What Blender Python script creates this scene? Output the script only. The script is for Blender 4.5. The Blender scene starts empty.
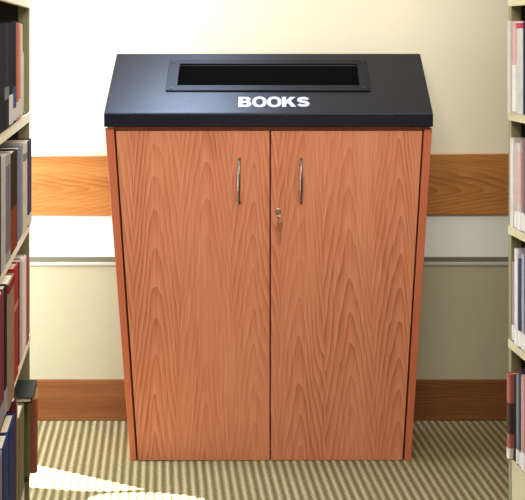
import bpy, bmesh, math, random
from mathutils import Vector, Matrix

random.seed(7)
C = bpy.context.scene.collection
F, CX, HY = 1000.0, 268.5, 39.0        # focal length in pixels, principal column, horizon row
H = 1.24                               # camera height
D = 2.938                              # distance of the cabinet front

def at(px, py, Y):
    """point at depth Y seen at (px, py)"""
    return Vector(((px - CX) / F * Y, Y, H - (py - HY) / F * Y))

# ------------------------------------------------------------------ helpers
def obj(name, bm, mat, parent=None, smooth=False, bevel=0.0, segs=2):
    me = bpy.data.meshes.new(name)
    bmesh.ops.recalc_face_normals(bm, faces=bm.faces)
    bm.to_mesh(me); bm.free()
    o = bpy.data.objects.new(name, me); C.objects.link(o)
    if mat: me.materials.append(mat)
    if smooth:
        for p in me.polygons: p.use_smooth = True
    if bevel > 0:
        m = o.modifiers.new('bevel', 'BEVEL'); m.width = bevel; m.segments = segs
        m.limit_method = 'ANGLE'; m.angle_limit = math.radians(35)
    if parent: o.parent = parent
    return o

def tag(o, label=None, cat=None, group=None, kind=None):
    if label: o['label'] = label
    if cat: o['category'] = cat
    if group: o['group'] = group
    if kind: o['kind'] = kind
    return o

def empty(name, loc=(0, 0, 0), rz=0.0):
    o = bpy.data.objects.new(name, None); C.objects.link(o)
    o.empty_display_size = 0.05
    o.location = loc; o.rotation_euler = (0, 0, rz)
    return o

def add_box(bm, x0, x1, y0, y1, z0, z1):
    vs = [bm.verts.new(p) for p in ((x0,y0,z0),(x1,y0,z0),(x1,y1,z0),(x0,y1,z0),(x0,y0,z1),(x1,y0,z1),(x1,y1,z1),(x0,y1,z1))]
    for f in ((0,3,2,1),(4,5,6,7),(0,1,5,4),(1,2,6,5),(2,3,7,6),(3,0,4,7)):
        bm.faces.new([vs[i] for i in f])

def box(*a):
    bm = bmesh.new(); add_box(bm, *a); return bm

def add_prism(bm, pts, d):
    """polygon pts (3D) extruded by vector d"""
    d = Vector(d)
    a = [bm.verts.new(p) for p in pts]; b = [bm.verts.new(Vector(p) + d) for p in pts]
    bm.faces.new(a); bm.faces.new(b[::-1])
    n = len(a)
    for i in range(n):
        bm.faces.new((a[i], b[i], b[(i+1) % n], a[(i+1) % n]))

def prism(pts, d):
    bm = bmesh.new(); add_prism(bm, pts, d); return bm

def add_tube(bm, pts, r, n=10, closed=False):
    pts = [Vector(p) for p in pts]; m = len(pts)
    rs = r if isinstance(r, (list, tuple)) else [r] * m
    rings = []; ref = None
    for i, p in enumerate(pts):
        if closed: t = pts[(i+1) % m] - pts[(i-1) % m]
        else: t = pts[min(i+1, m-1)] - pts[max(i-1, 0)]
        t.normalize()
        if ref is None:
            ref = t.orthogonal().normalized()
        ref = (ref - t * ref.dot(t)).normalized()
        q = t.cross(ref)
        rings.append([bm.verts.new(p + (ref*math.cos(2*math.pi*k/n) + q*math.sin(2*math.pi*k/n))*rs[i]) for k in range(n)])
    for i in range(m if closed else m-1):
        a, b = rings[i], rings[(i+1) % m]
        for k in range(n):
            bm.faces.new((a[k], a[(k+1) % n], b[(k+1) % n], b[k]))
    if not closed:
        bm.faces.new(rings[0][::-1]); bm.faces.new(rings[-1])

def tube(pts, r, n=10, closed=False):
    bm = bmesh.new(); add_tube(bm, pts, r, n, closed); return bm

def add_disc(bm, c, axis, r, h, n=24):
    """solid disc at c, extruded by h along axis"""
    axis = Vector(axis).normalized(); a = axis.orthogonal().normalized(); b = axis.cross(a)
    pts = [Vector(c) + (a*math.cos(2*math.pi*k/n) + b*math.sin(2*math.pi*k/n))*r for k in range(n)]
    add_prism(bm, pts, axis*h)

def fill2d(loops, depth=0.0):
    """flat shape from outlines with holes (u, v); returns list of verts, faces"""
    cu = bpy.data.curves.new('outline', 'CURVE'); cu.dimensions = '2D'; cu.fill_mode = 'BOTH'; cu.extrude = depth
    for lp in loops:
        s = cu.splines.new('POLY'); s.points.add(len(lp) - 1); s.use_cyclic_u = True
        for p, q in zip(s.points, lp): p.co = (q[0], q[1], 0, 1)
    o = bpy.data.objects.new('outline', cu); C.objects.link(o)
    me = bpy.data.meshes.new_from_object(o.evaluated_get(bpy.context.evaluated_depsgraph_get()))
    vs = [tuple(v.co) for v in me.vertices]; fs = [tuple(p.vertices) for p in me.polygons]
    bpy.data.objects.remove(o); bpy.data.curves.remove(cu); bpy.data.meshes.remove(me)
    return vs, fs

def add_mapped(bm, vs, fs, fn):
    bv = [bm.verts.new(fn(*v)) for v in vs]
    for f in fs:
        try: bm.faces.new([bv[i] for i in f])
        except ValueError: pass

# ------------------------------------------------------------------ materials
def new_mat(name):
    m = bpy.data.materials.new(name); m.use_nodes = True
    nt = m.node_tree; b = nt.nodes['Principled BSDF']
    return m, nt, b

def lin(r, g, b):
    f = lambda c: (c/255/12.92) if c/255 <= .04045 else ((c/255+.055)/1.055)**2.4
    return (f(r), f(g), f(b), 1)

def N(nt, t, **kw):
    n = nt.nodes.new(t)
    for k, v in kw.items(): setattr(n, k, v)
    return n

def mathn(nt, op, a, b=None, c=None):
    n = N(nt, 'ShaderNodeMath', operation=op)
    for i, v in enumerate((a, b, c)):
        if v is None: continue
        if isinstance(v, (int, float)): n.inputs[i].default_value = v
        else: nt.links.new(v, n.inputs[i])
    return n.outputs[0]

def ramp(nt, fac, stops):
    r = N(nt, 'ShaderNodeValToRGB'); e = r.color_ramp.elements
    while len(e) < len(stops): e.new(0.5)
    for el, (p, c) in zip(e, stops): el.position = p; el.color = c
    nt.links.new(fac, r.inputs[0]); return r.outputs[0]

def noise(nt, vec, scale, detail=2, rough=.5, dist=0):
    n = N(nt, 'ShaderNodeTexNoise'); n.inputs['Scale'].default_value = scale
    n.inputs['Detail'].default_value = detail; n.inputs['Roughness'].default_value = rough
    n.inputs['Distortion'].default_value = dist
    if vec is not None: nt.links.new(vec, n.inputs['Vector'])
    return n.outputs['Fac']

def mapping(nt, vec, scale=(1,1,1), loc=(0,0,0), rot=(0,0,0)):
    m = N(nt, 'ShaderNodeMapping'); m.inputs['Scale'].default_value = scale
    m.inputs['Location'].default_value = loc; m.inputs['Rotation'].default_value = rot
    nt.links.new(vec, m.inputs['Vector']); return m.outputs[0]

def bump(nt, b, h, strength=.2, dist=.001):
    n = N(nt, 'ShaderNodeBump'); n.inputs['Strength'].default_value = strength; n.inputs['Distance'].default_value = dist
    nt.links.new(h, n.inputs['Height']); nt.links.new(n.outputs[0], b.inputs['Normal'])

def paint(name, rgb, rough=.6, var=.04, scale=6, metal=0, spec=.5, bumps=.0):
    m, nt, b = new_mat(name)
    co = N(nt, 'ShaderNodeTexCoord').outputs['Object']
    c = lin(*rgb)
    f = noise(nt, co, scale, 4, .6)
    col = ramp(nt, f, [(.3, tuple(max(0, x*(1-var)) for x in c[:3])+(1,)), (.7, tuple(min(1, x*(1+var)) for x in c[:3])+(1,))])
    nt.links.new(col, b.inputs['Base Color'])
    b.inputs['Roughness'].default_value = rough; b.inputs['Metallic'].default_value = metal
    b.inputs['Specular IOR Level'].default_value = spec
    if bumps: bump(nt, b, noise(nt, co, 350, 2), bumps, .0006)
    return m

def wood(name, light, mid, dark, grain='Z', leaf=.125, ring=55, slope=.055, off=(0,0,0), rough=.42, contrast=1.0):
    """plain-sawn oak: nested cathedral rings repeated leaf by leaf, plus fine pores"""
    m, nt, b = new_mat(name)
    co = N(nt, 'ShaderNodeTexCoord').outputs['Object']
    co = mapping(nt, co, loc=off)
    sp = N(nt, 'ShaderNodeSeparateXYZ'); nt.links.new(co, sp.inputs[0])
    if grain == 'Z': u, v = sp.outputs[0], sp.outputs[2]
    else: u, v = sp.outputs[2], sp.outputs[0]
    st = (1, 1, .1) if grain == 'Z' else (.1, 1, 1)
    st2 = (1, 1, .03) if grain == 'Z' else (.03, 1, 1)
    sv = mapping(nt, co, st); sv2 = mapping(nt, co, st2)
    warp = mathn(nt, 'SUBTRACT', noise(nt, sv, 9, 3, .55), .5)
    warp2 = mathn(nt, 'SUBTRACT', noise(nt, sv, 34, 2, .5), .5)
    uu = mathn(nt, 'ADD', u, mathn(nt, 'MULTIPLY', warp, .06))
    uu = mathn(nt, 'ADD', uu, mathn(nt, 'MULTIPLY', warp2, .010))
    idx = mathn(nt, 'FLOOR', mathn(nt, 'DIVIDE', mathn(nt, 'ADD', uu, leaf), 2*leaf))
    pp = mathn(nt, 'PINGPONG', uu, leaf)                     # mirrored veneer leaves, a cathedral on each axis
    r = mathn(nt, 'SQRT', mathn(nt, 'ADD', mathn(nt, 'MULTIPLY', pp, pp), .0001))
    wide = mathn(nt, 'ADD', .6, mathn(nt, 'MULTIPLY', noise(nt, sv, 3.1, 2), .8))
    ph = mathn(nt, 'MULTIPLY', mathn(nt, 'MULTIPLY', r, ring*2.6), wide)
    ph = mathn(nt, 'ADD', ph, mathn(nt, 'MULTIPLY', v, slope*ring))
    ph = mathn(nt, 'ADD', ph, mathn(nt, 'MULTIPLY', idx, .37))
    ph = mathn(nt, 'ADD', ph, mathn(nt, 'MULTIPLY', noise(nt, sv, 6, 3), 5.0))
    saw = mathn(nt, 'FRACT', ph)
    saw = mathn(nt, 'POWER', saw, 1.6)
    mask = ramp(nt, noise(nt, mapping(nt, sv, (1, 1, 1.6)), 8, 2), [(.36, (.12,.12,.12,1)), (.62, (1,1,1,1))])
    saw = mathn(nt, 'MULTIPLY', saw, mask)
    pores = noise(nt, sv2, 420, 2, .6)
    pores2 = noise(nt, sv2, 160, 3, .6)
    tone = noise(nt, sv2, 22, 2, .5)
    f = mathn(nt, 'ADD', mathn(nt, 'MULTIPLY', saw, .50*contrast), mathn(nt, 'MULTIPLY', mathn(nt, 'SUBTRACT', pores, .5), .55*contrast))
    f = mathn(nt, 'ADD', f, mathn(nt, 'MULTIPLY', mathn(nt, 'SUBTRACT', pores2, .5), .55*contrast))
    f = mathn(nt, 'ADD', f, mathn(nt, 'MULTIPLY', mathn(nt, 'SUBTRACT', tone, .4), .35))
    f = mathn(nt, 'ADD', f, .14)
    col = ramp(nt, f, [(0, lin(*light)), (.42, lin(*mid)), (1, lin(*dark))])
    nt.links.new(col, b.inputs['Base Color'])
    b.inputs['Roughness'].default_value = rough
    b.inputs['Specular IOR Level'].default_value = .35
    bump(nt, b, pores2, .08, .0005)
    return m

M = {}
M['door_oak'] = wood('door_oak', (206,138,102), (190,115,80), (140,76,48), leaf=.071, ring=27, slope=.33, off=(.045,0,0), contrast=1.15)
M['edge_oak'] = wood('edge_oak', (190,110,76), (178,94,62), (142,70,44), leaf=.05, ring=40, slope=.1, contrast=.6)
M['rail_oak'] = wood('rail_oak', (186,130,72), (166,106,48), (116,69,24), grain='X', leaf=.16, ring=30, slope=.42, off=(.3,0,-.755), contrast=1.1)
M['base_oak'] = wood('base_oak', (136,86,48), (112,66,32), (76,42,17), grain='X', leaf=.2, ring=40, slope=.08, off=(.1,0,.05))
M['wall'] = paint('cream_wall_paint', (228,221,195), .85, .015, 3, spec=.2, bumps=.05)
M['strip'] = paint('pale_wall_paint', (228,230,220), .8, .012, 3, spec=.2)
M['panel'] = paint('sage_panel_paint', (171,166,138), .6, .02, 90, spec=.25)
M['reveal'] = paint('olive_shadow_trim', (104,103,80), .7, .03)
M['ledge'] = paint('pale_ledge_paint', (176,176,160), .6, .02)
M['wire'] = paint('grey_wire_enamel', (196,192,180), .4, .03)
M['shelf_paint'] = paint('cream_shelf_enamel', (236,231,208), .45, .02)
M['shelf_olive'] = paint('olive_shelf_enamel', (128,122,88), .5, .04)
M['shelf_beige'] = paint('beige_shelf_enamel', (188,178,140), .45, .02)
M['shelf_dark'] = paint('dark_shelf_back', (44,38,26), .8, .06)  # dark brown carries the deep shade inside the shelving
M['steel'] = paint('brushed_nickel', (128,118,112), .36, .03, 40, metal=1)
M['chrome'] = paint('chrome', (170,170,174), .3, .02, 40, metal=1)
M['brass'] = paint('key_brass', (168,118,46), .5, .06, 60, metal=.6)
M['dark'] = paint('chute_and_gap_black', (8,8,8), .9, .1, spec=.1)
M['screw'] = paint('screw_black', (14,14,15), .35, .1)
M['white_ink'] = paint('white_vinyl_lettering', (180,180,190), .5, .01)
M['label'] = paint('white_label', (196,192,184), .6, .05, 120)
M['pages'] = paint('paper_pages', (222,210,184), .85, .08, 200)

def powder():
    m, nt, b = new_mat('black_powder_coat')
    co = N(nt, 'ShaderNodeTexCoord').outputs['Object']
    n1 = noise(nt, co, 420, 3, .7)
    col = ramp(nt, n1, [(.35, lin(4,5,9)), (.58, lin(12,14,24)), (.78, lin(70,80,116))])
    nt.links.new(col, b.inputs['Base Color'])
    b.inputs['Roughness'].default_value = .36; b.inputs['Specular IOR Level'].default_value = .32
    bump(nt, b, n1, .35, .0006)
    return m
M['black'] = powder()
M['black_smooth'] = paint('black_plastic', (11,12,17), .45, .1, 60, spec=.22)

def carpet():
    m, nt, b = new_mat('ribbed_carpet')
    co = N(nt, 'ShaderNodeTexCoord').outputs['Object']
    rot = math.atan((CX - 158) / F)
    v = mapping(nt, co, rot=(0, 0, -rot))
    sp = N(nt, 'ShaderNodeSeparateXYZ'); nt.links.new(v, sp.inputs[0])
    wob = mathn(nt, 'MULTIPLY', mathn(nt, 'SUBTRACT', noise(nt, v, 60, 2), .5), .004)
    x = mathn(nt, 'ADD', sp.outputs[0], wob)
    w = mathn(nt, 'SINE', mathn(nt, 'MULTIPLY', x, 2*math.pi/.0231))
    w = mathn(nt, 'ADD', mathn(nt, 'MULTIPLY', w, .5), .5)
    loops = noise(nt, mapping(nt, v, (1, .8, 1)), 150, 2, .6)
    fine = noise(nt, v, 520, 2, .6)
    f = mathn(nt, 'ADD', mathn(nt, 'MULTIPLY', w, .50), mathn(nt, 'MULTIPLY', loops, .48))
    f = mathn(nt, 'ADD', f, mathn(nt, 'MULTIPLY', mathn(nt, 'SUBTRACT', fine, .5), .35))
    col = ramp(nt, f, [(.12, lin(80,69,42)), (.40, lin(110,98,65)), (.70, lin(146,134,102)), (1, lin(164,153,120))])
    nt.links.new(col, b.inputs['Base Color'])
    b.inputs['Roughness'].default_value = .95; b.inputs['Specular IOR Level'].default_value = .1
    bump(nt, b, mathn(nt, 'ADD', w, mathn(nt, 'MULTIPLY', loops, .5)), .6, .004)
    return m
M['carpet'] = carpet()

_cov = {}
def cover_mat(rgb, rough=.8):
    k = (rgb, rough)
    if k not in _cov:
        _cov[k] = paint('book_cover_%d_%d_%d' % rgb, rgb, rough, .12, 28, spec=.08)
    return _cov[k]

# ------------------------------------------------------------------ setting
WY = 3.258                             # wall plane
BYF = 3.246                            # face of the baseboard
tag(obj('floor', box(-2.6, 2.6, -1.2, 3.5, -.06, 0), M['carpet']), kind='structure')
tag(obj('wall_back', box(-2.6, 2.6, WY, WY+.1, 0, 2.7), M['wall']), kind='structure')
zz = lambda py, Y: H - (py - HY) / F * Y
def band(name, y0, y1, Yf, mat, tilt0=0.0, tilt1=0.0, bev=.002):
    """horizontal strip on the back wall between image rows y0 (top) and y1, with slight tilts"""
    t = zz(y0, Yf); b = zz(y1, Yf)
    pts = [Vector((-2.5, Yf, t - 2.5*tilt0)), Vector((2.5, Yf, t + 2.5*tilt0)),
           Vector((2.5, Yf, b + 2.5*tilt1)), Vector((-2.5, Yf, b - 2.5*tilt1))]
    o = obj(name, prism(pts, (0, WY - Yf, 0)), mat, bevel=bev)
    return tag(o, kind='structure')
band('trim_1', 155.4, 215.1, 3.244, M['rail_oak'], .0062, .003)
band('trim_2', 215.6, 258.2, 3.256, M['strip'])
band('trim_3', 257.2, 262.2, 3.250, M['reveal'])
band('trim_4', 262.2, 266.0, 3.246, M['ledge'], bev=.003)
band('trim_5', 266.0, 380.5, 3.251, M['panel'])
tag(obj('baseboard_back', box(-2.5, 2.5, BYF, WY, 0, zz(379.8, BYF)), M['base_oak'], bevel=.003), kind='structure')

# ------------------------------------------------------------------ the cabinet
cab = empty('recycling_cabinet', (0, D, 0))
tag(cab, 'oak two-door book recycling cabinet with black slotted lid, standing on the carpet', 'cabinet')
REL = Vector((0, -D, 0))
def cpx(px, py, dy=0.0):
    """cabinet-local point of the front plane seen at (px, py), pushed back by dy"""
    p = at(px, py, D) + REL; p.z = max(p.z, 0.0); return p + Vector((0, dy, 0))
CD = .215                              # cabinet depth
for pts in ([(105.0,128.2),(113.6,128.2),(136.2,462),(130.4,462)], [(424.3,128.2),(432.2,128.2),(411.0,462),(404.4,462)]):
    obj('side_panel', prism([cpx(*p) for p in pts], (0, CD, 0)), M['edge_oak'], cab, bevel=.001)
obj('back_panel', prism([cpx(113.8,128.4,CD-.012), cpx(424.1,128.4,CD-.012), cpx(404.2,461,CD-.012), cpx(136.4,461,CD-.012)], (0,.01,0)), M['edge_oak'], cab)
obj('bottom_panel', prism([cpx(134.9,444,.024), cpx(405.4,444,.024), cpx(404.4,455,.024), cpx(136.0,455,.024)], (0,CD-.038,0)), M['edge_oak'], cab)
obj('top_rail', prism([cpx(113.8,127.2,.004), cpx(424.1,127.2,.004), cpx(423.9,130.0,.004), cpx(114.0,130.0,.004)], (0,.02,0)), M['edge_oak'], cab)

door_l = obj('door', prism([cpx(115.6,130.9,.001), cpx(269.5,130.9,.001), cpx(269.5,460.6,.001), cpx(138.1,460.6,.001)], (0,.019,0)), M['door_oak'], cab, bevel=.0012)
door_r = obj('door', prism([cpx(270.9,130.9,.001), cpx(422.5,130.9,.001), cpx(402.5,460.6,.001), cpx(270.9,460.6,.001)], (0,.019,0)), M['door_oak'], cab, bevel=.0012)
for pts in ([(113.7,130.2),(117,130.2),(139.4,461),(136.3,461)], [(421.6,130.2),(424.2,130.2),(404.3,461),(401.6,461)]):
    obj('gap_shade', prism([cpx(*p, .0205) for p in pts], (0,.004,0)), M['dark'], cab)  # black strips put the shade of the door gaps into the colour
# bow handles
def handle(px, parent):
    top, bot = cpx(px, 159.2), cpx(px, 202.7)
    pts, rs = [], []
    n = 22
    for i in range(n+1):
        t = i/n
        y = -.030*math.sin(math.pi*t)**.55 if 0 < t < 1 else 0
        p = top.lerp(bot, t); p.y = .002 + y; pts.append(p)
        rs.append(.0034 + .0009*math.sin(math.pi*t))
    bm = bmesh.new(); add_tube(bm, pts, rs, 12)
    for e in (top, bot): add_disc(bm, (e.x, .0012, e.z), (0,-1,0), .0045, .0018, 16)
    return obj('handle', bm, M['steel'], parent, smooth=True)
handle(239.2, door_l); handle(301.0, door_r)
# lock in the right door
lk = cpx(277.9, 211.5)
bm = bmesh.new(); add_disc(bm, (lk.x, .0015, lk.z), (0,-1,0), .0096, .004, 28)
obj('lock', bm, M['chrome'], door_r, bevel=.001)
bm = bmesh.new(); add_disc(bm, (lk.x, -.0026, lk.z), (0,-1,0), .0062, .0012, 24)
obj('lock_plug', bm, M['brass'], door_r, bevel=.0004)

# lid: hollow sloped cap
LYF, LYB = 2.922, 3.170
zF0, zF1 = zz(127.0, LYF), zz(113.3, LYF)
zB1 = zz(53.6, LYB)
LXL, LXR = (103.7-CX)/F*LYF, (433.3-CX)/F*LYF
def slope_pt(px, py, lift=0.0):
    """point of the sloped lid top seen at (px, py), lifted along its normal"""
    k = (zB1 - zF1) / (LYB - LYF)
    t = (py - HY) / F
    # z = H - t*Y ; z = zF1 + k*(Y-LYF)
    Y = (H - zF1 + k*LYF) / (k + t)
    n = Vector((0, -k, 1)).normalized()
    return Vector(((px-CX)/F*Y, Y, H - t*Y)) + n*lift + REL
hole = [(177.2,86.2),(360.0,86.2),(358.4,64.8),(178.8,64.8)]
hp = [slope_pt(*p) for p in hole]
hxl, hxr = hp[0].x, hp[1].x
hb, ht = hp[0], hp[2]
k_ = (zB1 - zF1) / (LYB - LYF)
nrm = Vector((0, -k_, 1)).normalized()
def quad(bm, *p):
    return bm.faces.new([bm.verts.new(q) for q in p])
def lid_mesh():
    bm = bmesh.new()
    f0, f1, b1 = LYF - D, LYF - D, LYB - D
    V = Vector
    TL, TR = V((LXL, b1, zB1)), V((LXR, b1, zB1))
    BL, BR = V((LXL, f1, zF1)), V((LXR, f1, zF1))
    h = [V((hxl, hb.y, hb.z)), V((hxr, hb.y, hb.z)), V((hxr, ht.y, ht.z)), V((hxl, ht.y, ht.z))]
    vb = [bm.verts.new(p) for p in (BL, BR, TR, TL)]
    vh = [bm.verts.new(p) for p in h]
    for i in range(4):
        bm.faces.new((vb[i], vb[(i+1) % 4], vh[(i+1) % 4], vh[i]))
    lo = [bm.verts.new(p) for p in (V((LXL, f1, zF0)), V((LXR, f1, zF0)), V((LXR, b1, zF0)), V((LXL, b1, zF0)))]
    for i in range(4):
        bm.faces.new((lo[i], lo[(i+1) % 4], vb[(i+1) % 4], vb[i]))
    bm.faces.new(lo[::-1])
    # slot walls going into the lid and a closed floor
    dn = V((0, 0, -.10))
    vl = [bm.verts.new(p + V((0, 0, zF0 + .006 - p.z))) for p in h]
    for i in range(4):
        bm.faces.new((vh[i], vh[(i+1) % 4], vl[(i+1) % 4], vl[i]))
    bm.faces.new(vl)
    return bm
lid = obj('lid', lid_mesh(), M['black'], cab, bevel=.0035)
# opening frame raised on the slope, with the dark throat inside
fo = [(166.2,91.6),(370.0,91.6),(367.2,60.8),(169.2,60.8)]
bm = bmesh.new()
o0 = [slope_pt(*p, .0002) for p in fo]; o1 = [slope_pt(*p, .0045) for p in fo]
i0 = [slope_pt(*p, -.004) for p in hole]; i1 = [slope_pt(*p, .0045) for p in hole]
for s in (o0, o1, i0, i1):
    if s in (i0, i1):
        s[0].x = s[3].x = hxl + .001; s[1].x = s[2].x = hxr - .001
    if s in (o0, o1):
        s[0].x = s[3].x = (s[0].x + s[3].x)/2; s[1].x = s[2].x = (s[1].x + s[2].x)/2
vo0, vo1, vi0, vi1 = [[bm.verts.new(p) for p in s] for s in (o0, o1, i0, i1)]
for i in range(4):
    j = (i+1) % 4
    bm.faces.new((vo0[i], vo0[j], vo1[j], vo1[i])); bm.faces.new((vo1[i], vo1[j], vi1[j], vi1[i]))
    bm.faces.new((vi1[i], vi1[j], vi0[j], vi0[i])); bm.faces.new((vi0[i], vi0[j], vo0[j], vo0[i]))
obj('opening_frame', bm, M['black_smooth'], lid, bevel=.0012)
# throat: matt black liner just inside the slot walls
bm = bmesh.new()
e = .0015
tp = [Vector((hxl+e, hb.y+e, hb.z-.004)), Vector((hxr-e, hb.y+e, hb.z-.004)), Vector((hxr-e, ht.y-e, ht.z-.004)), Vector((hxl+e, ht.y-e, ht.z-.004))]
bt = [Vector((p.x, p.y, zF0+.009)) for p in tp]
vt = [bm.verts.new(p) for p in tp]; vb = [bm.verts.new(p) for p in bt]
for i in range(4): bm.faces.new((vt[i], vt[(i+1)%4], vb[(i+1)%4], vb[i]))
bm.faces.new(vb)
obj('chute', bm, M['dark'], lid)
for p in ((171.7,88.9),(364.3,88.9),(362.6,63.0),(173.8,63.0)):
    c = slope_pt(*p, .0044)
    bm = bmesh.new(); add_disc(bm, c, nrm, .0042, .0016, 18)
    obj('screw', bm, M['screw'], lid, bevel=.0006)

# lettering: heavy block capitals B O O K S, each 0..w by 0..1
def ell(cx, cy, rx, ry, n=40, p=2.3, rev=False):
    out = []
    for i in range(n):
        a = 2*math.pi*i/n
        c, s = math.cos(a), math.sin(a)
        out.append((cx + rx*math.copysign(abs(c)**(2/p), c), cy + ry*math.copysign(abs(s)**(2/p), s)))
    return out
def arc(cx, cy, rx, ry, a0, a1, n=14):
    return [(cx + rx*math.cos(math.radians(a0+(a1-a0)*i/n)), cy + ry*math.sin(math.radians(a0+(a1-a0)*i/n))) for i in range(n+1)]
def gB(x):
    out = [(x,0)] + arc(x+.62,.285,.36,.285,-90,62) + arc(x+.58,.745,.33,.255,-40,90) + [(x,1)]
    h1 = [(x+.30,.20)] + arc(x+.56,.305,.11,.105,-90,90) + [(x+.30,.41)]
    h2 = [(x+.30,.60)] + arc(x+.52,.70,.10,.10,-90,90) + [(x+.30,.80)]
    return [out, h1, h2]
def gO(x): return [ell(x+.53,.5,.53,.53), ell(x+.53,.5,.265,.325)]
def gK(x):
    return [[(x,0),(x+.31,0),(x+.31,.27),(x+.43,.40),(x+.68,0),(x+1.06,0),(x+.64,.61),(x+1.02,1),(x+.63,1),(x+.31,.63),(x+.31,1),(x,1)]]
def gS(x):
    # thick stroke along an S spine
    ctr = arc(x+.48,.715,.33,.165,8,180,10)[:-1] + arc(x+.47,.715,.32,.19,180,265,6) + arc(x+.47,.295,.34,.20,85,0,6)[1:] + arc(x+.47,.295,.34,.17,0,-172,10)[1:]
    L, R = [], []
    for i, p in enumerate(ctr):
        a, b = ctr[max(i-1,0)], ctr[min(i+1,len(ctr)-1)]
        dx, dy = b[0]-a[0], b[1]-a[1]; l = math.hypot(dx, dy) or 1
        tx, ty = -dy/l, dx/l
        wx, wy = .13, .12
        L.append((p[0]+tx*wx, p[1]+ty*wy)); R.append((p[0]-tx*wx, p[1]-ty*wy))
    return [L + R[::-1]]
x = 0; loops_all = []
for g, w in ((gB, 1.0), (gO, 1.06), (gO, 1.06), (gK, 1.07), (gS, .96)):
    loops_all.append(g(x)); x += w + .045
total = x - .045
LB, RB, LT = slope_pt(238.2,107.0,.0006), slope_pt(310.0,107.0,.0006), slope_pt(238.2,97.2,.0006)
upv = Vector((0, LT.y-LB.y, LT.z-LB.z))
bm = bmesh.new()
for lp in loops_all:
    vs, fs = fill2d(lp)
    add_mapped(bm, vs, fs, lambda u, v, w: LB + Vector((RB.x-LB.x, 0, 0))*(u/total) + upv*v)
geo = bmesh.ops.extrude_face_region(bm, geom=list(bm.faces))
bmesh.ops.translate(bm, verts=[v for v in geo['geom'] if isinstance(v, bmesh.types.BMVert)], vec=nrm*.0006)
tag(obj('lettering', bm, M['white_ink'], lid), 'white block capitals reading BOOKS')

# ------------------------------------------------------------------ keys in the lock
kp = at(278.3, 212.5, D)
keys = empty('key_ring', (kp.x, D-.004, kp.z))
tag(keys, 'brass keys on a small wire ring hanging from the lock of the right cabinet door', 'keys')
def key_mesh(length, bow):
    """flat key in the XZ plane, bow at the origin, blade pointing down"""
    pr = [(0,.35*bow)]
    out = arc(0, 0, bow, bow*.95, -70, 250, 20)
    out += [(-.0024,-bow*1.5),(-.0024,-length+.004),(-.0010,-length),(.0012,-length)]
    z = -length + .003
    for i in range(4):
        out += [(.0026, z), (.0014, z+.0022)]; z += .0045
    out += [(.0024,-bow*1.5)]
    hole_ = [(p[0], p[1]+bow*.45) for p in ell(0,0,.0017,.0017,12)]
    return fill2d([out, hole_], .0009)
vs, fs = key_mesh(.050, .0085)
bm = bmesh.new(); add_mapped(bm, vs, fs, lambda u, v, w: Vector((u + .004 - v*.06, -.011 + w, v - .0315)))
bmesh.ops.remove_doubles(bm, verts=bm.verts, dist=1e-6)
obj('key', bm, M['brass'], keys)
# the key that sits in the lock: its bow stands out from the plug, seen edge-on
vs, fs = key_mesh(.018, .0070)
bm = bmesh.new(); add_mapped(bm, vs, fs, lambda u, v, w: Vector((u*.8 + .002, -.006 + v*.12 + w, v*.25 - .006 + u*.2)))
bmesh.ops.remove_doubles(bm, verts=bm.verts, dist=1e-6)
obj('key', bm, M['brass'], keys)
obj('ring', tube([Vector((.0055+.0088*math.cos(a), -.0105+.003*math.sin(a), -.0175+.0092*math.sin(a))) for a in [2*math.pi*i/28 for i in range(28)]], .0007, 8, True), M['steel'], keys, smooth=True)

# ------------------------------------------------------------------ shelving
PHI = math.atan((CX - 135) / F)        # both ranges run at the same slight angle to the view
YF = 2.680
DIR = Vector((math.sin(PHI), -math.cos(PHI), 0))      # along the range towards the camera
NRM = Vector((math.cos(PHI), math.sin(PHI), 0))
P_L = Vector(((30.2-CX)/F*YF, YF, 0)); P_R = Vector(((508.0-CX)/F*YF, YF, 0))
LEN = .92
def along(P0, px, out=0.0, side='L'):
    """distance along the shelf front (from its far end) seen at image column px"""
    r = (px - CX) / F
    P0 = P0 + NRM*(out if side == 'L' else -out)
    return (r*P0.y - P0.x) / (DIR.x - r*DIR.y)

def shelving(name, label, P0, side, bottoms, thick, ztop, base_top, mats, base_out, base_rec):
    """side=+1: front faces +x (left range); local x = front normal * side, local -y = along"""
    u = empty(name, P0, PHI); tag(u, label, 'shelving unit', 'library shelving ranges')
    s = side
    bx_ = lambda x0, x1, *r: box(min(x0*s, x1*s), max(x0*s, x1*s), *r)
    pw = .019
    # far and near uprights: front posts and back posts
    for y0 in (0, -LEN):
        ya, yb = (y0 - pw, y0) if y0 == 0 else (y0, y0 + pw)
        obj('upright', bx_(-.030, -.001, ya, yb, 0, ztop), mats['post'], u, bevel=.0015)
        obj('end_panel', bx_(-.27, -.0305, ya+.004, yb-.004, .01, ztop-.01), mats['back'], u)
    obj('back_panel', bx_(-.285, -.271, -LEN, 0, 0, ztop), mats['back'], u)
    for z in bottoms:
        bm = bmesh.new()
        xs = [-.27*s, 0]
        # shelf tray: plate plus a folded front lip
        add_box(bm, min(-.27*s, -.001*s), max(-.27*s, -.001*s), -LEN+.021, -.0195, z+thick-.004, z+thick)
        add_box(bm, min(-.010*s, .001*s), max(-.010*s, .001*s), -LEN+.0205, -.0015, z, z+thick)
        obj('shelf', bm, mats['shelf'], u, bevel=.001)
    bm = box(min(-.27*s, base_out*s), max(-.27*s, base_out*s), -LEN+.0205, -.0015, base_top-.012, base_top)
    obj('base_shelf', bm, mats['base'], u, bevel=.0015)
    obj('kick_plate', bx_(base_rec-.012, base_rec, -LEN+.021, -.002, 0, base_top-.0125), mats['base'], u)
    return u

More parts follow.
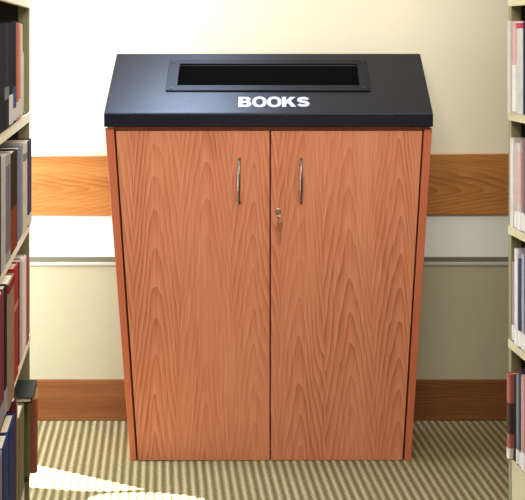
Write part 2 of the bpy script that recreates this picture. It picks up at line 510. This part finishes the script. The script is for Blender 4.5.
uL = shelving('shelving_unit', 'cream-edged metal library shelving range at the left, facing the cabinet aisle', P_L, 1,
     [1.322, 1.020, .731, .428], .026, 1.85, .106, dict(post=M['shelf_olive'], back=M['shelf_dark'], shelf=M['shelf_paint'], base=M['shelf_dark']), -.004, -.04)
uR = shelving('shelving_unit', 'beige-edged metal library shelving range at the right, facing the cabinet aisle', P_R, -1,
     [1.327, 1.023, .719, .415], .023, 1.85, .130, dict(post=M['shelf_olive'], back=M['shelf_dark'], shelf=M['shelf_beige'], base=M['shelf_beige']), .001, -.003)

# ------------------------------------------------------------------ books
def book(side, s0, t, h, depth, z, cover, label, out=0.0, group=None, tab=None, lower=None, upper=None, lean=0.0, cat='book', rough=.8, rounded=True, panel=None):
    """a hardback: U-shaped cover with a rounded spine, page block, optional spine label / two-tone jacket.
    side 'L'/'R'; s0 = distance of its far face along the shelf; t thickness; out = how far the spine stands past the shelf edge"""
    P0 = P_L if side == 'L' else P_R
    if side == 'L':
        loc = P0 + DIR*s0 + NRM*out; rz = PHI
    else:
        loc = P0 + DIR*(s0 + t) - NRM*out; rz = PHI + math.pi
    loc.z = z
    b = empty('book', loc, rz)
    b.rotation_euler = (0, lean, rz)
    tag(b, label, cat, group)
    th = .0028                      # board thickness
    g = .0006
    r = min(.006, t*.3) if rounded else .0015
    # outline of cover in plan (x = out of the shelf, y = thickness)
    outl = [(-depth, -g), (-r, -g)] + [(-r + r*math.sin(a), -g - r + r*math.cos(a)) for a in [math.pi/2*i/5 for i in range(1, 6)]]
    outl += [(-r + r*math.cos(a), -(t-g) + r - r*math.sin(a)) for a in [math.pi/2*i/5 for i in range(0, 6)]]
    outl += [(-depth, -(t-g)), (-depth, -(t-g)+th), (-r, -(t-g)+th), (-th-.001, -(t-g)+th+.001), (-th-.001, -g-th-.001), (-r, -g-th), (-depth, -g-th)]
    def cov(z0, z1, grow=0.0):
        bm = bmesh.new()
        pts = [Vector((x, y, z0)) for x, y in outl]
        add_prism(bm, pts, (0, 0, z1-z0)); return bm
    obj('cover', cov(0, h), cover_mat(cover, rough), b)
    obj('pages', box(-depth+.006, -th-.0015, -(t-g)+th+.0003, -g-th-.0003, .004, h-.004), M['pages'], b)
    def wrap(name, z0, z1, mat, e=.0006, y0=None, y1=None, xin=-.035):
        # thin wrap around spine and both boards
        bm = bmesh.new()
        rr = r + e
        o = [(xin, -g+e), (-r, -g+e)] + [(-r + rr*math.sin(a), -g - r + rr*math.cos(a)) for a in [math.pi/2*i/4 for i in range(1, 5)]]
        o += [(-r + rr*math.cos(a), -(t-g) + r - rr*math.sin(a)) for a in [math.pi/2*i/4 for i in range(0, 5)]] + [(xin, -(t-g)-e)]
        n = len(o)
        va = [bm.verts.new((x, y, z0)) for x, y in o]; vb = [bm.verts.new((x, y, z1)) for x, y in o]
        for i in range(n-1): bm.faces.new((va[i], va[i+1], vb[i+1], vb[i]))
        return obj(name, bm, mat, b)
    if lower: wrap('jacket_band', .004, h*lower[1], cover_mat(lower[0], rough), e=.0003, xin=-depth+.002)
    if upper: wrap('jacket_band', h*upper[1], h-.002, cover_mat(upper[0], rough), e=.0003, xin=-depth+.002)
    if panel: wrap('jacket_panel', h*panel[1], h*panel[2], cover_mat(panel[0], rough), e=.0004, xin=-depth+.004)
    if tab:  # call-number label low on the spine
        wrap('spine_label', tab[0], tab[1], M['label'] if len(tab) < 3 else cover_mat(tab[2], .6), e=.0007, xin=-.012)
    return b

gL = ['books on the left range, first row from the top', 'books on the left range, second row', 'books on the left range, third row', 'books on the left range, bottom row']
gR = ['books on the right range, first row from the top', 'books on the right range, second row', 'books on the right range, third row', 'books on the right range, bottom row']

zA, zB, zC, zD = 1.322+.026, 1.020+.026, .731+.026, .428+.026
zA2, zB2, zC2, zD2, zE2 = 1.327+.023, 1.023+.023, .719+.023, .415+.023, .130
def row(side, z, items, group):
    """items: (px_far_edge, px_near_edge, row of the top edge, out, cover, label, extras), far book first"""
    P0 = P_L if side == 'L' else P_R
    end = .0205
    for far, near, top, out, cov, label, ex in items:
        s0 = max(end, along(P0, far, out, side)); s1 = max(along(P0, near, out, side), s0 + .018)
        if 'tt' in ex: s1 = s0 + ex.pop('tt')
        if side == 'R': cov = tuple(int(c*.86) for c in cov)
        Y = (P0 + DIR*(s0+s1)/2).y
        h = zz(top, Y) - z - .0006
        h = min(h, {'L': {zB: zA, zC: zB, zD: zC}.get(z, zD), 'R': {zB2: zA2, zC2: zB2, zD2: zC2}.get(z, zD2)}[side] - z - .033)
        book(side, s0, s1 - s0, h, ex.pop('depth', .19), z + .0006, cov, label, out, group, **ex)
        end = s1 + .0006

row('L', zB, [
    (22.8, 20.9, 24, .002, (206,196,172), 'off-white slim book by the wire bookend, top row of left shelves', {}),
    (20.9, 18.9, 23, .003, (196,128,104), 'salmon-pink book beside the off-white one, top row of left shelves', dict(tab=(.012,.05))),
    (18.9, 16.6, 22.5, .004, (176,96,76), 'brick-pink book next to the black ones, top row of left shelves', dict(tab=(.008,.045))),
    (16.6, 13.2, 21, .004, (22,22,26), 'tall black book with blue lower half, top row of left shelves', dict(lower=((60,72,112), .36), tab=(.006,.035))),
    (13.2, 9.4, 22.5, .005, (26,26,30), 'black book with pale label low on spine, top row of left shelves', dict(tab=(.004,.07))),
    (9.4, 5.0, 23, .006, (34,36,46), 'charcoal book with grey emblem patch, top row of left shelves', dict(panel=((112,112,120),.28,.40))),
    (5.0, -2.0, 24, .006, (24,26,36), 'blue-black thick book at frame edge, top row of left shelves', {}),
], gL[0])
row('L', zC, [
    (31.8, 28.4, 140, .0075, (58,60,88), 'navy book standing past the upright, second row of left shelves', dict(tab=(.004,.03), depth=.2)),
    (27.6, 24.6, 142, .006, (198,186,158), 'cream book with a grey band, beside the navy one, second row of left shelves', dict(panel=((120,116,112),.80,.88))),
    (24.6, 21.8, 143.5, .003, (150,146,142), 'grey-beige book between cream and slate ones, second row of left shelves', {}),
    (21.8, 17.6, 148, .003, (112,118,138), 'slate-blue book in second row of left shelves, beside the maroon one', dict()),
    (17.6, 11.0, 152, .005, (52,26,20), 'dark maroon book with rust-red lower half, second row of left shelves', dict(lower=((122,50,28), .45))),
    (11.0, 6.0, 154, .006, (150,146,144), 'light grey book with white edges, second row of left shelves', dict(panel=((110,106,108),.1,.9))),
    (6.0, 1.5, 156, .007, (176,172,168), 'silver-grey thick book, second row of left shelves', {}),
    (1.5, -4.0, 158, .007, (46,32,26), 'dark brown book at frame edge, second row of left shelves', {}),
], gL[1])
row('L', zD, [
    (29.4, 27.0, 258, .004, (146,76,66), 'red-brown book against the upright, third row of left shelves', {}),
    (27.0, 22.6, 258.5, .003, (204,186,182), 'pinkish-white book with pale spine, third row of left shelves', dict(rough=.25)),
    (22.6, 20.0, 260, .002, (178,162,158), 'pale mauve book beside dark slim volume, third row of left shelves', {}),
    (20.0, 18.6, 263, .002, (52,46,50), 'dark slim book, third row of left shelves', {}),
    (18.6, 14.6, 265.5, .006, (160,44,44), 'bright red book with tan lower band, third row of left shelves', dict(panel=((196,120,80),.62,.68))),
    (14.6, 8.4, 279, .014, (140,118,96), 'taupe thick book with rounded spine, third row of left shelves', dict(upper=((120,40,36),.92))),
    (8.4, 4.4, 281, .012, (30,22,26), 'black book with grey label at its foot, third row of left shelves', dict(tab=(.008,.06,(150,146,150)))),
    (4.4, -3.0, 283, .012, (112,52,54), 'dull red thick book at frame edge, third row of left shelves', dict(tab=(.008,.05,(140,136,140)))),
], gL[2])
zE = .106
row('L', zE, [
    (38.0, 33.4, 386, .025, (138,80,62), 'brick-red book with tan head, standing past the bottom left shelf end', dict(tt=.026, upper=((196,156,112), .86), depth=.2)),
    (31.6, 26.6, 391, .0085, (50,56,38), 'dark green book with olive spine panel, bottom row of left shelves', dict(tt=.05, panel=((86,86,54),.06,.9))),
    (24.4, 19.6, 411, .012, (112,104,74), 'khaki book lower than its neighbours, bottom row of left shelves', dict(tab=(.006,.05))),
    (19.6, 17.0, 404, .008, (148,128,92), 'tan book between khaki and navy ones, bottom row of left shelves', dict(tab=(.006,.05))),
    (17.0, 15.0, 396, .010, (80,36,44), 'maroon book rising behind the navy one, bottom row of left shelves', {}),
    (15.0, 8.6, 404, .018, (32,46,92), 'navy blue book with grey label at its foot, bottom row of left shelves', dict(tab=(.002,.085,(150,140,134)))),
    (9.0, 3.4, 407, .018, (36,54,96), 'royal blue thick book nearer the camera, bottom row of left shelves', dict(tab=(.002,.085,(128,120,118)))),
    (3.4, -4.0, 428, .016, (128,122,116), 'grey book at frame edge, bottom row of left shelves', {}),
], gL[3])

# books lying flat on top of the bottom-left row
def FLATZ():
    bpy.context.view_layer.update()
    tops_ = [o.matrix_world.translation.z + max(c[2] for c in o.bound_box) for o in bpy.data.objects if o.name.startswith('cover') and o.parent['label'].startswith(('brick-red book with tan', 'dark green book with olive'))]
    return max(tops_) + .0006
def flat_book(px, length, w, t, z, cov, label, out, turn=0.0):
    s = along(P_L, px)
    loc = P_L + DIR*s + NRM*out; loc.z = z
    b = empty('book', loc, PHI + turn); tag(b, label, 'book', gL[3])
    bm = bmesh.new(); th = .003
    add_box(bm, -w, 0, -length, 0, 0, th); add_box(bm, -w, 0, -length, 0, t-th, t); add_box(bm, -.003, .0, -length, 0, th, t-th)
    obj('cover', bm, cover_mat(cov, .4), b, bevel=.0008)
    obj('pages', box(-w+.005, -.0035, -length+.004, -.004, th, t-th), M['pages'], b)
flat_book(27.8, 0.13, .15, .015, FLATZ(), (44,52,44), 'dark green book lying flat on top of the bottom left row', .024)

# wire bookend on the first row, left
def bookend():
    s = along(P_L, 24.6)
    loc = P_L + DIR*s + NRM*(-.006); loc.z = zB + .0006
    b = empty('bookend', loc, PHI); tag(b, 'bent grey wire bookend at the far end of the top left row', 'bookend')
    pts = [(0, .012, .002), (0, .012, .150)]
    pts += [(-.010 + .010*math.cos(a), .012, .150 + .012*math.sin(a)) for a in [math.pi*i/10 for i in range(1, 10)]]
    pts = [(0,.012,.002+.148*i/6) for i in range(7)] + [(-.045+.045*math.cos(a), .012, .150+.03*math.sin(a)) for a in [math.pi*i/14 for i in range(1, 14)]] + [(-.09,.012,.150-.148*i/6) for i in range(7)]
    obj('wire_loop', tube(pts, .0030, 8), M['wire'], b, smooth=True)
    obj('foot_plate', box(-.095, .004, -.002, .016, 0, .002), M['steel'], b)
bookend()

row('R', zB2, [
    (506.6, 509.4, 21, .0115, (212,202,190), 'off-white slim book standing past the upright, top row of right shelves', dict(depth=.2)),
    (509.4, 515.4, 21, .006, (214,172,164), 'pale pink book with white foot, top row of right shelves', dict(lower=((196,190,184), .52), tab=(.012,.06))),
    (515.4, 522.4, 21.5, .005, (210,204,198), 'white glossy book with small red head patch, top row of right shelves', dict(panel=((166,48,60),.925,.985), rough=.25)),
    (522.4, 530.0, 21, .006, (40,46,68), 'navy book beside the white ones, top row of right shelves', {}),
], gR[0])
row('R', zC2, [
    (508.6, 512.6, 138, .004, (226,216,208), 'white plain book, far end of second row on right shelves', dict(rough=.3)),
    (512.6, 516.2, 143, .001, (198,184,172), 'cream shorter book in second row on right shelves', dict(tab=(.004,.045))),
    (516.2, 520.2, 143, .005, (206,190,186), 'pinkish-white book with foot label, second row on right shelves', dict(tab=(.004,.05), panel=((186,150,140),.3,.9))),
    (520.2, 523.4, 139.5, .003, (150,120,106), 'tan-brown book with white foot label, second row on right shelves', dict(tab=(.004,.05))),
    (523.4, 530.0, 139, .006, (110,96,124), 'purple-grey book at frame edge, second row on right shelves', dict(tab=(.004,.05))),
], gR[1])
row('R', zD2, [
    (511.2, 513.6, 262, .000, (170,140,132), 'dusty pink slim short book, third row on right shelves', dict(tab=(.006,.045))),
    (513.6, 517.2, 249, .003, (222,216,214), 'white taller book in third row on right shelves', dict(tab=(.004,.04))),
    (517.2, 520.8, 259.5, .003, (62,68,86), 'slate-navy book in third row on right shelves', dict(tab=(.004,.045))),
    (520.8, 523.6, 254, .004, (170,168,174), 'silver-grey book in third row on right shelves', dict(rough=.2, tab=(.004,.045))),
    (523.6, 531.0, 256, .004, (84,80,96), 'dark violet-grey book at frame edge, third row on right shelves', dict(tab=(.004,.045))),
], gR[2])
row('R', zE2, [
    (506.0, 509.0, 373, .0145, (176,104,92), 'dull red book with white foot label past the upright, bottom right row', dict(panel=((70,54,46),.30,.66), tab=(.003,.030), depth=.2)),
    (509.6, 512.8, 376, .002, (48,38,32), 'dark brown book beside the dull red one, bottom row on right shelves', {}),
    (512.8, 516.6, 375, .004, (126,132,138), 'grey book in shiny clear wrap, bottom row on right shelves', dict(rough=.15, tab=(.004,.04))),
    (516.6, 520.2, 370, .003, (70,58,62), 'plum-dark book with white foot label, bottom row on right shelves', dict(tab=(.004,.04))),
    (520.2, 524.2, 376, .006, (192,150,144), 'rose-pink book, bottom row on right shelves', dict(tab=(.004,.05))),
    (524.2, 531.0, 378, .006, (150,90,86), 'rust-pink book at frame edge, bottom row on right shelves', dict(tab=(.004,.05))),
], gR[3])

# ------------------------------------------------------------------ unseen side wall added as a gobo, holes cut to shape the sun patches
LAMP = Vector((-4.2, 3.42, 1.55))
WX = -1.55
def floor_pt(px, py):
    Y = H / ((py - HY) / F); return Vector(((px-CX)/F*Y, Y, 0))
def to_wall(P):
    t = (WX - LAMP.x) / (P.x - LAMP.x); Q = LAMP + (P - LAMP)*t
    return (Q.y, Q.z)
patch1 = [(14,461.0),(38,465.6),(90,477),(143,489.2),(112,491.0),(80,490.8),(40,487.6),(14,486)]
patch2 = [(86,501.5),(96,495.5),(112,493.3),(140,492.6),(165,493.4),(188,495.6),(206,500),(200,503),(86,503)]
loops = [[(-1.0, 0.0), (3.258, 0.0), (3.258, 2.7), (-1.0, 2.7)]]
for p in (patch1, patch2):
    loops.append([to_wall(floor_pt(*q)) for q in p])
vs, fs = fill2d(loops)
bm = bmesh.new(); add_mapped(bm, vs, fs, lambda u, v, w: Vector((WX, u, v)))
tag(obj('wall_left_gobo', bm, M['wall']), kind='structure')

# ------------------------------------------------------------------ light
def area(name, loc, target, sx, sy, power, col, spread=None):
    l = bpy.data.lights.new(name, 'AREA'); l.shape = 'RECTANGLE'; l.size = sx; l.size_y = sy; l.energy = power; l.color = col
    if spread: l.spread = spread
    o = bpy.data.objects.new(name, l); C.objects.link(o); o.location = loc
    o.rotation_euler = (Vector(target) - Vector(loc)).to_track_quat('-Z', 'Y').to_euler()
    return o
area('window_daylight', (-1.45, 2.98, .72), (.2, 3.2, .5), .45, 1.1, 48, (.85, .94, 1))
area('ceiling_light', (.3, 1.15, 2.4), (.15, 2.8, 1.0), 1.8, .8, 58, (1, .945, .86))
area('ceiling_wash', (.35, 2.5, 2.65), (.5, 3.2, 1.0), 2.4, .4, 7, (1, .94, .84))
area('lid_sheen_lamp', (-.35, 3.08, 2.1), (-.2, 3.0, 1.1), 1.0, .26, 9.5, (.55, .70, 1), math.radians(80))  # added blue lamp, placed only to give the lid its sheen
sl = bpy.data.lights.new('sunbeam', 'SPOT'); sl.energy = 38000; sl.spot_size = math.radians(32); sl.spot_blend = .1; sl.shadow_soft_size = .008
so = bpy.data.objects.new('sunbeam', sl); C.objects.link(so); so.location = LAMP
so.rotation_euler = (floor_pt(100, 485) - LAMP).to_track_quat('-Z', 'Y').to_euler()
w = bpy.data.worlds.new('world'); bpy.context.scene.world = w; w.use_nodes = True
w.node_tree.nodes['Background'].inputs[0].default_value = (1, .945, .86, 1)
w.node_tree.nodes['Background'].inputs[1].default_value = .46

# ------------------------------------------------------------------ camera
cam = bpy.data.cameras.new('camera'); co = bpy.data.objects.new('camera', cam); C.objects.link(co)
co.location = (0, 0, H); co.rotation_euler = (math.pi/2, 0, 0)
cam.sensor_fit = 'HORIZONTAL'; cam.sensor_width = 36; cam.lens = F/525*36
cam.shift_x = (262.5 - CX)/525; cam.shift_y = (HY - 250)/525
cam.clip_start = .02
sc = bpy.context.scene; sc.camera = co
sc.view_settings.view_transform = 'Standard'; sc.view_settings.look = 'None'
sc.view_settings.exposure = 0; sc.view_settings.gamma = 1
